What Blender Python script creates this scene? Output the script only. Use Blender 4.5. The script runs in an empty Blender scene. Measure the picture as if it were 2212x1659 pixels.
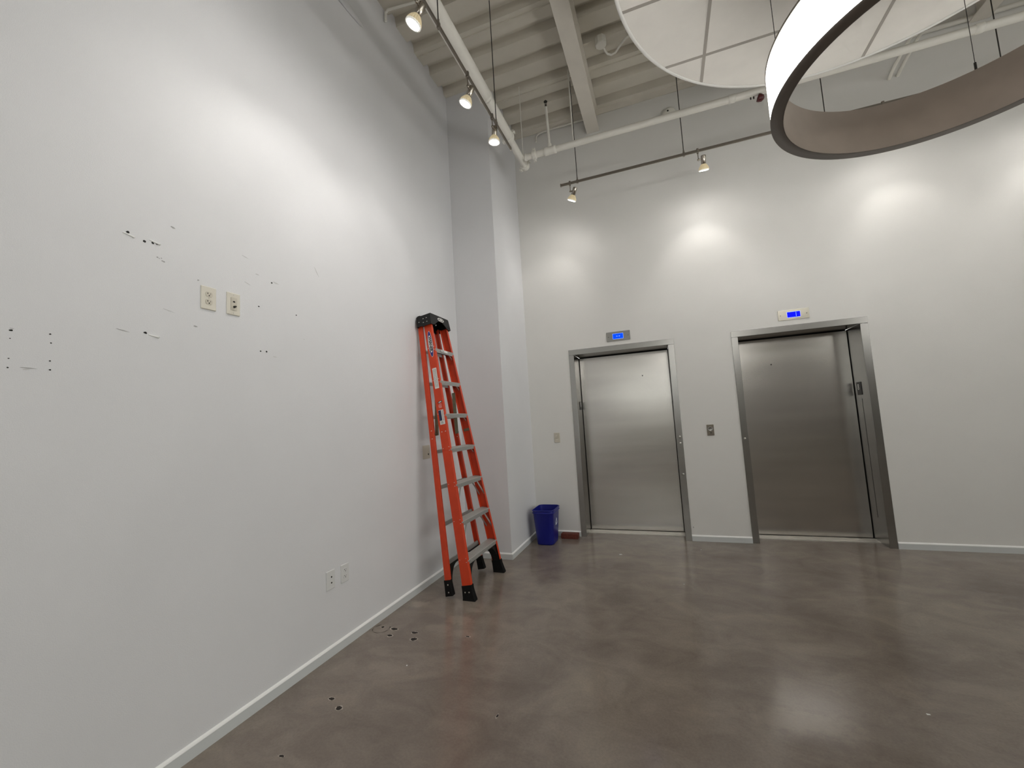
import bpy, math, random
from mathutils import Vector, Matrix
random.seed(7)
PI = math.pi
SC = bpy.context.scene
COL = SC.collection

# ---------------------------------------------------------------- camera
def make_camera():
    f, yaw, pitch, roll, cz = 900.553, CAM_YAW, CAM_PITCH, CAM_ROLL, 1.4055
    cy, sy, cp, sp, cr, sr = math.cos(yaw), math.sin(yaw), math.cos(pitch), math.sin(pitch), math.cos(roll), math.sin(roll)
    fw = Vector((sy*cp, cy*cp, sp)); rt = Vector((cy, -sy, 0)); up = rt.cross(fw)
    r2 = cr*rt + sr*up; u2 = -sr*rt + cr*up
    cam = bpy.data.cameras.new('camera'); o = bpy.data.objects.new('camera', cam); COL.objects.link(o)
    cam.sensor_fit = 'HORIZONTAL'; cam.sensor_width = 36; cam.lens = 36*f/2212
    cam.clip_start = .05; cam.clip_end = 100
    M = Matrix((( r2.x, u2.x, -fw.x, 0), (r2.y, u2.y, -fw.y, 0), (r2.z, u2.z, -fw.z, cz), (0, 0, 0, 1)))
    o.matrix_world = M
    SC.camera = o
CAM_YAW, CAM_PITCH, CAM_ROLL = -0.348045, 0.089373, -0.058551
make_camera()

# ---------------------------------------------------------------- world, exposure
W = bpy.data.worlds.new('world'); SC.world = W; W.use_nodes = True
W.node_tree.nodes['Background'].inputs[0].default_value = (1.0, .985, .96, 1)
W.node_tree.nodes['Background'].inputs[1].default_value = 2.35
SC.view_settings.view_transform = 'Standard'; SC.view_settings.look = 'None'
SC.view_settings.gamma = 1; SC.view_settings.exposure = 0.17
SC.view_settings.use_curve_mapping = False

def portal(loc, rot, sx, sy):
    l = bpy.data.lights.new('window_portal', 'AREA'); l.shape = 'RECTANGLE'; l.size = sx; l.size_y = sy; l.cycles.is_portal = True
    o = bpy.data.objects.new('window_portal', l); COL.objects.link(o); o.location = loc; o.rotation_euler = rot
portal((7.38, -.35, 2.425), (0, math.radians(90), 0), 4.15, 8.5)
portal((-.5, -5.98, 2.375), (math.radians(90), 0, 0), 2.9, .95)
# room dimensions (metres)
LX, BY, CZ = -2.108, 5.033, 5.231          # left wall, back wall, underside of roof deck
RX, FY = 7.4, -6.0                         # right wall, wall behind the camera
KX, KY = -1.599, 4.109                     # corner of the boxed-out pier
TRX, TRY, TRZ = -1.187, 4.47, 4.03         # the two lighting tracks
PX, PY, PZ = -1.293, 4.30, 4.36            # the two sprinkler pipes
RC = (1.455, 2.46); RZ0, RZ1, RR = 2.985, 3.27, .775    # ring pendant

# ---------------------------------------------------------------- materials
def mat(name, color, rough=.6, metal=0.0, var=0.0, scale=8.0, bump=0.0, bscale=60.0, emit=None, coat=0.0, spec=None, aniso=None, stretch=None, trans=0.0):
    m = bpy.data.materials.new(name); m.use_nodes = True
    nt = m.node_tree; b = nt.nodes['Principled BSDF']
    b.inputs['Base Color'].default_value = (*color, 1); b.inputs['Roughness'].default_value = rough
    b.inputs['Metallic'].default_value = metal
    if spec is not None: b.inputs['Specular IOR Level'].default_value = spec
    if coat: b.inputs['Coat Weight'].default_value = coat; b.inputs['Coat Roughness'].default_value = .12
    if trans: b.inputs['Transmission Weight'].default_value = trans
    if emit:
        b.inputs['Emission Color'].default_value = (*emit[0], 1); b.inputs['Emission Strength'].default_value = emit[1]
    tc = nt.nodes.new('ShaderNodeTexCoord'); mp = nt.nodes.new('ShaderNodeMapping')
    nt.links.new(tc.outputs['Object'], mp.inputs[0])
    if stretch: mp.inputs['Scale'].default_value = stretch
    n = nt.nodes.new('ShaderNodeTexNoise'); n.inputs['Scale'].default_value = scale; n.inputs['Detail'].default_value = 4
    nt.links.new(mp.outputs[0], n.inputs['Vector'])
    if var:
        r = nt.nodes.new('ShaderNodeMapRange'); r.inputs[1].default_value = .3; r.inputs[2].default_value = .7
        r.inputs[3].default_value = 1-var; r.inputs[4].default_value = 1+var
        nt.links.new(n.outputs[0], r.inputs[0])
        mx = nt.nodes.new('ShaderNodeVectorMath'); mx.operation = 'SCALE'; mx.inputs[0].default_value = color
        nt.links.new(r.outputs[0], mx.inputs['Scale']); nt.links.new(mx.outputs[0], b.inputs['Base Color'])
    if bump:
        n2 = nt.nodes.new('ShaderNodeTexNoise'); n2.inputs['Scale'].default_value = bscale; n2.inputs['Detail'].default_value = 3
        nt.links.new(mp.outputs[0], n2.inputs['Vector'])
        bp = nt.nodes.new('ShaderNodeBump'); bp.inputs['Strength'].default_value = bump; bp.inputs['Distance'].default_value = .002
        nt.links.new(n2.outputs[0], bp.inputs['Height']); nt.links.new(bp.outputs[0], b.inputs['Normal'])
    return m

def floor_material():
    m = bpy.data.materials.new('polished_concrete'); m.use_nodes = True
    nt = m.node_tree; N = nt.nodes; L = nt.links; b = N['Principled BSDF']
    tc = N.new('ShaderNodeTexCoord')
    def noise(scale, detail, rough=.55, dist=0, stretch=None):
        src = tc.outputs['Object']
        if stretch:
            mp = N.new('ShaderNodeMapping'); mp.inputs['Scale'].default_value = stretch; mp.inputs['Rotation'].default_value = (0, 0, .5)
            L.new(src, mp.inputs[0]); src = mp.outputs[0]
        n = N.new('ShaderNodeTexNoise'); n.inputs['Scale'].default_value = scale; n.inputs['Detail'].default_value = detail
        n.inputs['Roughness'].default_value = rough; n.inputs['Distortion'].default_value = dist
        L.new(src, n.inputs['Vector']); return n.outputs[0]
    def ramp(src, pts):
        r = N.new('ShaderNodeValToRGB'); e = r.color_ramp.elements
        while len(e) < len(pts): e.new(.5)
        for i, (p, c) in enumerate(pts): e[i].position = p; e[i].color = (*c, 1)
        L.new(src, r.inputs[0]); return r.outputs[0]
    def mix(a, c, f, mode='MIX'):
        x = N.new('ShaderNodeMixRGB'); x.blend_type = mode
        L.new(a, x.inputs[1]); L.new(c, x.inputs[2])
        if isinstance(f, float): x.inputs[0].default_value = f
        else: L.new(f, x.inputs[0])
        return x.outputs[0]
    big = ramp(noise(.9, 5, .6, .6), [(.30, (.170, .138, .116)), (.50, (.235, .196, .164)), (.70, (.285, .243, .197))])
    mid = ramp(noise(3.2, 7, .65, .8, (1, 1.35, 1)), [(.35, (.70, .67, .67)), (.55, (1.0, 1.0, 1.0)), (.72, (1.28, 1.26, 1.2))])
    c = mix(big, mid, .55, 'MULTIPLY')
    fine = ramp(noise(85, 4, .7), [(.35, (.86, .86, .86)), (.6, (1.06, 1.06, 1.06))])
    c = mix(c, fine, .6, 'MULTIPLY')
    streak = ramp(noise(2.2, 8, .7, 1.6, (1, 1.8, 1)), [(.60, (0, 0, 0)), (.72, (1, 1, 1))])
    pale = N.new('ShaderNodeRGB'); pale.outputs[0].default_value = (.26, .22, .185, 1)
    sc = N.new('ShaderNodeMath'); sc.operation = 'MULTIPLY'; sc.inputs[1].default_value = .18; L.new(streak, sc.inputs[0])
    c = mix(c, pale.outputs[0], sc.outputs[0])
    # worn pale blotches beside the left wall: the shape is the stain's own
    sep = N.new('ShaderNodeSeparateXYZ'); L.new(tc.outputs['Object'], sep.inputs[0])
    warp = noise(16, 5, .7)
    acc = None
    for (x, y, rx, ry, k) in [(-1.98, 2.97, .11, .06, .9), (-1.53, 2.80, .10, .07, .8), (-1.50, 2.97, .08, .04, .6), (-1.62, 2.66, .13, .07, .45),
                              (-1.42, 2.62, .10, .06, .45), (-1.66, 2.17, .14, .07, .35), (-1.83, 2.30, .09, .05, .3), (-.95, 3.17, .12, .06, .4),
                              (-1.15, 3.45, .10, .05, .3), (-.07, 3.88, .11, .05, .5), (-2.03, 2.52, .16, .12, .35), (.55, 2.95, .3, .05, .22),
                              (.436, 2.274, .30, .085, .42), (1.25, 2.72, .35, .06, .3), (-1.2, 1.0, .3, .1, .2), (1.7, 4.0, .4, .06, .22)]:
        d = N.new('ShaderNodeVectorMath'); d.operation = 'SUBTRACT'; L.new(tc.outputs['Object'], d.inputs[0]); d.inputs[1].default_value = (x, y, 0)
        e = N.new('ShaderNodeVectorMath'); e.operation = 'MULTIPLY'; L.new(d.outputs[0], e.inputs[0]); e.inputs[1].default_value = (1/rx, 1/ry, 0)
        l = N.new('ShaderNodeVectorMath'); l.operation = 'LENGTH'; L.new(e.outputs[0], l.inputs[0])
        a = N.new('ShaderNodeMath'); a.operation = 'MULTIPLY_ADD'; L.new(warp, a.inputs[0]); a.inputs[1].default_value = 2.4; L.new(l.outputs['Value'], a.inputs[2])
        r = N.new('ShaderNodeMapRange'); r.interpolation_type = 'SMOOTHSTEP'; L.new(a.outputs[0], r.inputs[0])
        r.inputs[1].default_value = 2.45; r.inputs[2].default_value = 1.55; r.inputs[3].default_value = 0; r.inputs[4].default_value = k
        if acc is None: acc = r.outputs[0]
        else:
            q = N.new('ShaderNodeMath'); q.operation = 'MAXIMUM'; L.new(acc, q.inputs[0]); L.new(r.outputs[0], q.inputs[1]); acc = q.outputs[0]
    pale2 = N.new('ShaderNodeRGB'); pale2.outputs[0].default_value = (.33, .28, .23, 1)
    sc2 = N.new('ShaderNodeMath'); sc2.operation = 'MULTIPLY'; sc2.inputs[1].default_value = .85; L.new(acc, sc2.inputs[0])
    c = mix(c, pale2.outputs[0], sc2.outputs[0])
    L.new(c, b.inputs['Base Color'])
    rr = N.new('ShaderNodeMapRange'); L.new(noise(3.0, 4), rr.inputs[0]); rr.inputs[1].default_value = .3; rr.inputs[2].default_value = .7
    rr.inputs[3].default_value = .13; rr.inputs[4].default_value = .20
    L.new(rr.outputs[0], b.inputs['Roughness'])
    b.inputs['Specular IOR Level'].default_value = .5
    bp = N.new('ShaderNodeBump'); bp.inputs['Strength'].default_value = .05; bp.inputs['Distance'].default_value = .003
    L.new(noise(9, 5, .6), bp.inputs['Height']); L.new(bp.outputs[0], b.inputs['Normal'])
    return m

M = {}
M['wall'] = mat('wall_paint', (.725, .715, .69), .55, var=.015, scale=2.5, bump=.5, bscale=240)
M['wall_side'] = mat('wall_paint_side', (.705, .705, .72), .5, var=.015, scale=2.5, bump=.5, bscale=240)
M['bead'] = mat('white_caulk', (.90, .90, .89), .3)  # light caught on the baseboard's top edge, put in as a white strip
M['base'] = mat('baseboard_vinyl', (.60, .62, .62), .35, bump=.05)
M['floor'] = floor_material()
M['deck'] = mat('deck_paint', (.66, .62, .54), .7, var=.05, scale=3, bump=.2, bscale=40)
M['beam'] = mat('beam_paint', (.72, .68, .61), .6, var=.04, scale=5, bump=.2, bscale=70)
M['pipe'] = mat('pipe_paint', (.74, .72, .66), .4, var=.03, scale=6, bump=.1, bscale=90)
M['steel'] = mat('brushed_stainless', (.60, .58, .55), .24, 1.0, var=.07, scale=3, bump=.06, bscale=9, stretch=(.25, .25, 2.2))
M['steel_frame'] = mat('satin_stainless_frame', (.385, .38, .365), .25, 1.0, var=.03, scale=3, bump=.012, bscale=14)
M['steel_dark'] = mat('shaded_gap', (.012, .012, .012), .8)
M['sill'] = mat('aluminium_sill', (.82, .79, .75), .38, .8, var=.08, scale=12, stretch=(1, 12, 1))
M['nickel'] = mat('brushed_nickel', (.36, .325, .28), .24, 1.0, var=.05, scale=20)
M['track'] = mat('track_nickel', (.24, .215, .185), .42, .85, var=.05, scale=20)
M['blackrod'] = mat('black_cable', (.02, .018, .015), .5, var=.1)
M['bulb_body'] = mat('frosted_bulb_fins', (.50, .43, .28), .3, 0, var=.15, scale=30, emit=((1, .80, .48), .22))
M['bulb_rim'] = mat('bulb_rim_clear', (.86, .85, .80), .2, 0, emit=((1, .95, .85), .25))
M['lens'] = mat('lit_bulb_lens', (1, 1, 1), .4, 0, emit=((1, .97, .92), 28))
M['cloud'] = mat('acoustic_tile', (.86, .83, .775), .85, var=.03, scale=5, bump=.5, bscale=220)
M['cloud_edge'] = mat('painted_cloud_edge', (.80, .79, .75), .45, var=.02)
M['grid'] = mat('tile_grid_seam', (.40, .37, .33), .6, var=.03)
M['ring_metal'] = mat('bronze_ring_metal', (.56, .485, .43), .45, .4, var=.06, scale=6, bump=.05, bscale=200)
M['ring_rim'] = mat('dark_ring_rim', (.17, .145, .125), .45, .4)
M['ring_glow'] = mat('lit_acrylic_diffuser', (.95, .94, .90), .35, 0, emit=((1, .98, .94), 10.5))
M['orange'] = mat('orange_fibreglass', (.62, .052, .012), .38, 0, var=.06, scale=14, coat=.08, spec=.35, bump=.08, bscale=180)
M['black'] = mat('black_plastic', (.007, .007, .007), .4, spec=.3, var=.1, scale=20, bump=.05)
M['rubber'] = mat('black_rubber', (.004, .004, .004), .6, spec=.2, var=.1)
M['alu'] = mat('ladder_aluminium', (.46, .46, .44), .42, .5, var=.07, scale=18, stretch=(8, 1, 1), bump=.08, bscale=60)
M['zinc'] = mat('zinc_rivet', (.72, .70, .66), .3, .9, var=.03)
M['olive'] = mat('aged_spreader_steel', (.22, .20, .13), .5, .6, var=.15, scale=25)
M['white_label'] = mat('white_label', (.78, .77, .74), .45, var=.03)
M['grey_print'] = mat('grey_print', (.30, .31, .31), .5, var=.1, scale=60)
M['blue_label'] = mat('blue_label', (.020, .016, .20), .4, var=.05)
M['navy_label'] = mat('navy_label', (.012, .018, .07), .4, var=.2, scale=80)
M['pink_print'] = mat('pink_print', (.75, .28, .25), .45, var=.1, scale=80)
M['black_print'] = mat('black_print', (.01, .01, .01), .5)
M['ivory'] = mat('ivory_plastic', (.68, .645, .56), .22, 0, var=.02, coat=.2)
M['ivory_dull'] = mat('ivory_plastic_dull', (.55, .51, .43), .4, 0, var=.02)
M['white_plastic'] = mat('white_plastic', (.60, .60, .585), .32, 0, var=.02)
M['painted_plate'] = mat('painted_over_plate', (.66, .66, .65), .4, 0, var=.02)
M['hole'] = mat('dark_hole', (.008, .007, .006), .8)
M['chip'] = mat('chipped_hole_dark', (.022, .016, .013), .8, var=.3, scale=60)
M['chip_pale'] = mat('chipped_edge_pale', (.42, .37, .32), .8, var=.2, scale=60)
M['gouge'] = mat('torn_paint_pale', (.84, .84, .82), .7)
M['scuff'] = mat('grey_scuff', (.36, .355, .35), .7)
M['scuff_light'] = mat('faint_scuff', (.56, .555, .55), .7)
M['bin'] = mat('blue_bin_plastic', (.006, .010, .200), .36, 0, var=.04, scale=10, bump=.06, bscale=150)
M['bin_mark'] = mat('white_bin_print', (.68, .72, .85), .5)
M['brick'] = mat('red_brick', (.125, .026, .014), .75, 0, var=.25, scale=40, bump=.8, bscale=120)
M['screen_a'] = mat('blue_lit_screen', (.0, .01, .05), .5, 0, spec=.1, emit=((.0, .065, 1.0), 1.0))
M['screen_b'] = mat('deep_blue_lit_screen', (.0, .0, .04), .5, 0, spec=.1, emit=((.0, .004, 1.0), .95))
M['screen_line'] = mat('pale_blue_lit_line', (.2, .4, 1), .3, 0, emit=((.16, .30, 1.0), 1.0))
M['screen_frame'] = mat('pale_blue_lit_border', (.4, .5, 1), .3, 0, emit=((.35, .45, 1.0), .8))
M['red_cover'] = mat('dark_red_enamel', (.075, .008, .010), .35, 0, var=.05)
M['paper'] = mat('white_paper', (.75, .74, .72), .7, var=.05)
M['rear_wall'] = mat('rear_wall_paint', (.60, .58, .545), .7, var=.03)
M['rear_panel'] = mat('taupe_panelling', (.25, .23, .205), .5, var=.15, scale=5, stretch=(1, 1, .1))
M['mullion'] = mat('dark_mullion', (.05, .05, .05), .4, .5)
def glass():
    m = bpy.data.materials.new('window_glass'); m.use_nodes = True; nt = m.node_tree; nt.nodes.clear()
    o = nt.nodes.new('ShaderNodeOutputMaterial'); t = nt.nodes.new('ShaderNodeBsdfTransparent'); g = nt.nodes.new('ShaderNodeBsdfGlossy'); x = nt.nodes.new('ShaderNodeMixShader')
    t.inputs[0].default_value = (.96, .98, .97, 1); g.inputs['Roughness'].default_value = .02
    f = nt.nodes.new('ShaderNodeFresnel'); f.inputs[0].default_value = 1.45
    nt.links.new(f.outputs[0], x.inputs[0]); nt.links.new(t.outputs[0], x.inputs[1]); nt.links.new(g.outputs[0], x.inputs[2]); nt.links.new(x.outputs[0], o.inputs[0])
    return m
M['glass'] = glass()

# ---------------------------------------------------------------- mesh helpers
class MB:
    def __init__(s, X=None): s.v = []; s.f = []; s.mi = []; s.X = X or Matrix.Identity(4); s.m = 0; s.sm = []
    def add(s, vs, fs, smooth=False, X=None):
        A = s.X @ X if X is not None else s.X
        n = len(s.v); s.v += [A @ Vector(p) for p in vs]
        for f in fs: s.f.append([n+i for i in f]); s.mi.append(s.m); s.sm.append(smooth)
        return s
    def mt(s, i): s.m = i; return s
    def box(s, a, b, X=None):
        (x0, y0, z0), (x1, y1, z1) = a, b
        return s.add([(x0,y0,z0),(x1,y0,z0),(x1,y1,z0),(x0,y1,z0),(x0,y0,z1),(x1,y0,z1),(x1,y1,z1),(x0,y1,z1)],
                     [(0,3,2,1),(4,5,6,7),(0,1,5,4),(1,2,6,5),(2,3,7,6),(3,0,4,7)], X=X)
    def loft(s, rings, close=True, smooth=False, cap=True, X=None):
        n = len(rings[0]); vs = [p for r in rings for p in r]; fs = []
        for k in range(len(rings)-1):
            for i in range(n if close else n-1):
                j = (i+1) % n; fs.append((k*n+i, k*n+j, (k+1)*n+j, (k+1)*n+i))
        s.add(vs, fs, smooth, X)
        if cap:
            s.add(rings[0], [tuple(reversed(range(n)))], False, X); s.add(rings[-1], [tuple(range(n))], False, X)
        return s
    def lathe(s, prof, n=24, X=None, smooth=True, cap=True):
        rings = [[(r*math.cos(2*PI*i/n), r*math.sin(2*PI*i/n), z) for i in range(n)] for r, z in prof]
        return s.loft(rings, True, smooth, cap, X)
    def frame(s, p, d):
        d = Vector(d).normalized(); up = Vector((0, 0, 1)) if abs(d.z) < .9 else Vector((0, 1, 0))
        x = up.cross(d).normalized(); y = d.cross(x)
        return Matrix(((x.x, y.x, d.x, p[0]), (x.y, y.y, d.y, p[1]), (x.z, y.z, d.z, p[2]), (0, 0, 0, 1)))
    def cyl(s, p0, p1, r, n=14, r2=None, smooth=True, cap=True):
        d = Vector(p1)-Vector(p0)
        return s.lathe([(r, 0), (r if r2 is None else r2, d.length)], n, s.frame(p0, d), smooth, cap)
    def tube(s, pts, r, n=8):
        pts = [Vector(p) for p in pts]; rings = []; x = None
        for i, p in enumerate(pts):
            d = (pts[min(i+1, len(pts)-1)]-pts[max(i-1, 0)]).normalized()
            if x is None:
                up = Vector((0, 0, 1)) if abs(d.z) < .9 else Vector((0, 1, 0)); x = up.cross(d).normalized()
            else: x = (x-d*x.dot(d)).normalized()
            y = d.cross(x)
            rings.append([tuple(p+x*r*math.cos(2*PI*k/n)+y*r*math.sin(2*PI*k/n)) for k in range(n)])
        return s.loft(rings, True, True)
    def prism(s, poly, h0, h1, X=None):
        return s.loft([[(x, y, h0) for x, y in poly], [(x, y, h1) for x, y in poly]], X=X)
    def build(s, name, mats, parent=None, bevel=0.0, seg=2):
        me = bpy.data.meshes.new(name); me.from_pydata([tuple(p) for p in s.v], [], s.f)
        if not isinstance(mats, (list, tuple)): mats = [mats]
        for m in mats: me.materials.append(m)
        for i, p in enumerate(me.polygons): p.material_index = min(s.mi[i], len(mats)-1); p.use_smooth = s.sm[i]
        me.update(); me.validate()
        o = bpy.data.objects.new(name, me); COL.objects.link(o)
        if parent is not None: o.parent = parent
        if bevel:
            b = o.modifiers.new('bevel', 'BEVEL'); b.width = bevel; b.segments = seg; b.limit_method = 'ANGLE'; b.angle_limit = .6
            for p in me.polygons: p.use_smooth = True
            me.set_sharp_from_angle(angle=.6) if hasattr(me, 'set_sharp_from_angle') else None
        return o

def rrect(w, h, r, n=5, cx=0, cy=0):
    out = []
    for (sx, sy, a0) in ((1, 1, 0), (-1, 1, PI/2), (-1, -1, PI), (1, -1, 1.5*PI)):
        for i in range(n+1):
            a = a0+PI/2*i/n; out.append((cx+sx*(w/2-r)+r*math.cos(a), cy+sy*(h/2-r)+r*math.sin(a)))
    return out
def ellipse(rx, ry, n=24, cx=0, cy=0): return [(cx+rx*math.cos(2*PI*i/n), cy+ry*math.sin(2*PI*i/n)) for i in range(n)]
def blob(rx, ry, n=12, j=.3, cx=0, cy=0):
    return [(cx+rx*math.cos(2*PI*i/n)*(1+random.uniform(-j, j)), cy+ry*math.sin(2*PI*i/n)*(1+random.uniform(-j, j))) for i in range(n)]
def basis(o, x, y):
    x = Vector(x).normalized(); y = Vector(y).normalized(); z = x.cross(y)
    return Matrix(((x.x, y.x, z.x, o[0]), (x.y, y.y, z.y, o[1]), (x.z, y.z, z.z, o[2]), (0, 0, 0, 1)))
def text(name, s, size, X, m, parent, depth=.0006, sx=1.0, bold=0.0):
    c = bpy.data.curves.new(name, 'FONT'); c.body = s; c.size = size; c.extrude = depth; c.align_x = 'CENTER'; c.align_y = 'CENTER'; c.resolution_u = 3; c.offset = bold
    t = bpy.data.objects.new(name, c); me = bpy.data.meshes.new_from_object(t); bpy.data.objects.remove(t)
    me.transform(X @ Matrix.Diagonal((sx, 1, 1, 1))); me.materials.clear(); me.materials.append(m)
    for p in me.polygons: p.material_index = 0
    me.name = name
    o = bpy.data.objects.new(name, me); COL.objects.link(o); o.parent = parent; return o

def thing(name, label, cat, loc=(0, 0, 0), rot=None, group=None):
    o = bpy.data.objects.new(name, None); COL.objects.link(o); o.empty_display_size = .05
    o.location = loc
    if rot is not None: o.rotation_euler = rot
    return tag(o, label, cat, group)
def tag(o, label, cat, group=None):
    o['label'] = label; o['category'] = cat
    if group: o['group'] = group
    return o
def struct(o): o['kind'] = 'structure'; return o
def sempty(name, loc=(0, 0, 0)):
    o = bpy.data.objects.new(name, None); COL.objects.link(o); o.location = loc; return struct(o)

# local frames on walls: x along the wall, y up, z out of the wall into the room
def on_left(y, z, off=0.0): return basis((LX+off, y, z), (0, 1, 0), (0, 0, 1))      # z axis = +X
def on_back(x, z, off=0.0): return basis((x, BY-off, z), (1, 0, 0), (0, 0, 1))       # z axis = -Y

# ---------------------------------------------------------------- the room
fl = struct(MB().box((LX-.3, FY-.2, -.12), (RX+.2, BY+.9, 0)).build('floor', M['floor']))
wl = struct(MB().box((LX-.15, FY-.15, 0), (LX, BY+.45, CZ+.15)).build('wall_left', M['wall_side']))
D1 = (-1.0618, .1523); D2 = (.7334, 1.9431); DH = 2.235; FW = .064; JD = .36
wb = MB()
T = BY+.42
for x0, x1 in ((LX, D1[0]+.02), (D1[1]-.02, D2[0]+.02), (D2[1]-.02, RX+.15)): wb.box((x0, BY, 0), (x1, T, CZ+.15))
for x0, x1 in ((D1[0]+.02, D1[1]-.02), (D2[0]+.02, D2[1]-.02)): wb.box((x0, BY, DH-.02), (x1, T, CZ+.15))
wback = struct(wb.build('wall_back', M['wall']))
pier = struct(MB().box((LX, KY, 0), (KX, BY, CZ+.1)).build('wall_corner', M['wall_side'], bevel=.003))
ry0, ry1, rz0, rz1 = -4.6, 3.9, .35, 4.5
wq = MB(); wq.box((RX, FY-.15, 0), (RX+.15, ry0, CZ+.15)); wq.box((RX, ry1, 0), (RX+.15, T, CZ+.15)); wq.box((RX, ry0, 0), (RX+.15, ry1, rz0)); wq.box((RX, ry0, rz1), (RX+.15, ry1, CZ+.15))
struct(wq.build('wall_right', M['rear_wall']))
w2 = sempty('window_2', (RX, (ry0+ry1)/2, rz0)); q = MB(); hy = (ry1-ry0)/2  # unseen window, added to bring even daylight into the room
for k in range(7): q.box((.03, -hy+k*(2*hy-.05)/6, 0), (.10, -hy+k*(2*hy-.05)/6+.05, rz1-rz0))
for z in (0, 1.9, rz1-rz0-.05): q.box((.035, -hy, z), (.095, hy, z+.05))
q.build('window_frame', M['mullion'], w2)
MB().box((.064, -hy, 0), (.070, hy, rz1-rz0)).build('window_pane', M['glass'], w2)
wr = MB()
wx0, wx1, wz0, wz1 = -1.95, .95, 1.9, 2.85
wr.box((LX-.15, FY-.15, 0), (wx0, FY, CZ+.15)); wr.box((wx1, FY-.15, 0), (RX+.15, FY, CZ+.15))
wr.box((wx0, FY-.15, 0), (wx1, FY, wz0)); wr.box((wx0, FY-.15, wz1), (wx1, FY, CZ+.15))
struct(wr.build('wall_rear', M['rear_wall']))
win = sempty('window_1', ((wx0+wx1)/2, FY, wz0))  # unseen window, added for the bright band reflected in the left door
f = MB()
hw = (wx1-wx0)/2
for x in (-hw, -hw/3, hw/3, hw-.05): f.box((x, -.10, 0), (x+.05, -.03, wz1-wz0))
for z in (0, wz1-wz0-.05): f.box((-hw, -.10, z), (hw, -.03, z+.05))
f.build('window_frame', M['mullion'], win)
MB().box((-hw, -.07, .0), (hw, -.064, wz1-wz0)).build('window_pane', M['glass'], win)
pan = sempty('trim_1', (4.2, FY, 0))  # unseen dark panels, added to darken the right elevator door's reflection
for k in range(6): MB().box((-2.95+k*1.0, .0, .06), (-1.97+k*1.0, .025, 3.9)).build('wall_panel', M['rear_panel'], pan, bevel=.003)
d3 = sempty('door_3', (4.6, FY+.026, 0))  # unseen door, added as more dark surface for that reflection
MB().box((-1.0, .0, 0), (1.0, .04, 2.3)).build('door_panel', M['rear_panel'], d3, bevel=.004)
MB().box((.78, .04, .95), (.82, .09, 1.2)).build('door_handle', M['nickel'], d3, bevel=.003)

# ribbed roof deck: ribs run along the back wall
cb = MB(); pitch = .305; dep = .085; prof = []
y = BY+.42
while y > FY-.2:
    prof += [(y, CZ), (y-.175, CZ), (y-.195, CZ+dep), (y-.285, CZ+dep)]; y -= pitch
top = [(yy, zz) for yy, zz in prof] + [(prof[-1][0], CZ+.2), (prof[0][0], CZ+.2)]
cb.loft([[(LX-.15, a, b) for a, b in top], [(RX+.15, a, b) for a, b in top]], smooth=False)
# side-lap standing seams under every third flute
yy = BY+.30
while yy > FY:
    cb.box((LX, yy-.003, CZ-.012), (RX, yy+.003, CZ+.002)); yy -= pitch*3
struct(cb.build('ceiling', M['deck']))

# baseboards
def bb_poly(h=.0595, t=.012): return [(0, 0), (t, 0), (t, h-.009), (t-.002, h-.004), (0, h+.001)]
def lit_edge(p0, p1, nrm, par):
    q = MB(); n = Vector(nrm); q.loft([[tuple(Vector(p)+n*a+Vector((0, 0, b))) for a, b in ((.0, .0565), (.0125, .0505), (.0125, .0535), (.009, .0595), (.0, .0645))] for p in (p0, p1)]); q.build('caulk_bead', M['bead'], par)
def bb_run(mb, p0, p1, nrm):
    p0 = Vector(p0); p1 = Vector(p1); n = Vector(nrm)
    mb.loft([[tuple(p+n*a+Vector((0, 0, b))) for a, b in bb_poly()] for p in (p0, p1)])
m = MB(); bb_run(m, (LX, FY, 0), (LX, KY, 0), (1, 0, 0)); bl = struct(m.build('baseboard_left', M['base'])); lit_edge((LX, FY, 0), (LX, KY-.012, 0), (1, 0, 0), bl)
m = MB(); bb_run(m, (LX, KY, 0), (KX+.012, KY, 0), (0, -1, 0)); bb_run(m, (KX, KY-.0, 0), (KX, BY, 0), (1, 0, 0)); bl = struct(m.build('baseboard_corner', M['base'])); lit_edge((LX+.012, KY, 0), (KX+.012, KY, 0), (0, -1, 0), bl); lit_edge((KX, KY-.012, 0), (KX, BY-.012, 0), (1, 0, 0), bl)
m = MB()
bb_run(m, (KX, BY, 0), (D1[0], BY, 0), (0, -1, 0)); bb_run(m, (D1[1], BY, 0), (D2[0], BY, 0), (0, -1, 0)); bb_run(m, (D2[1], BY, 0), (RX, BY, 0), (0, -1, 0))
bl = struct(m.build('baseboard_back', M['base']))
for x0, x1 in ((KX+.012, D1[0]), (D1[1], D2[0]), (D2[1], RX)): lit_edge((x0, BY, 0), (x1, BY, 0), (0, -1, 0), bl)

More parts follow.
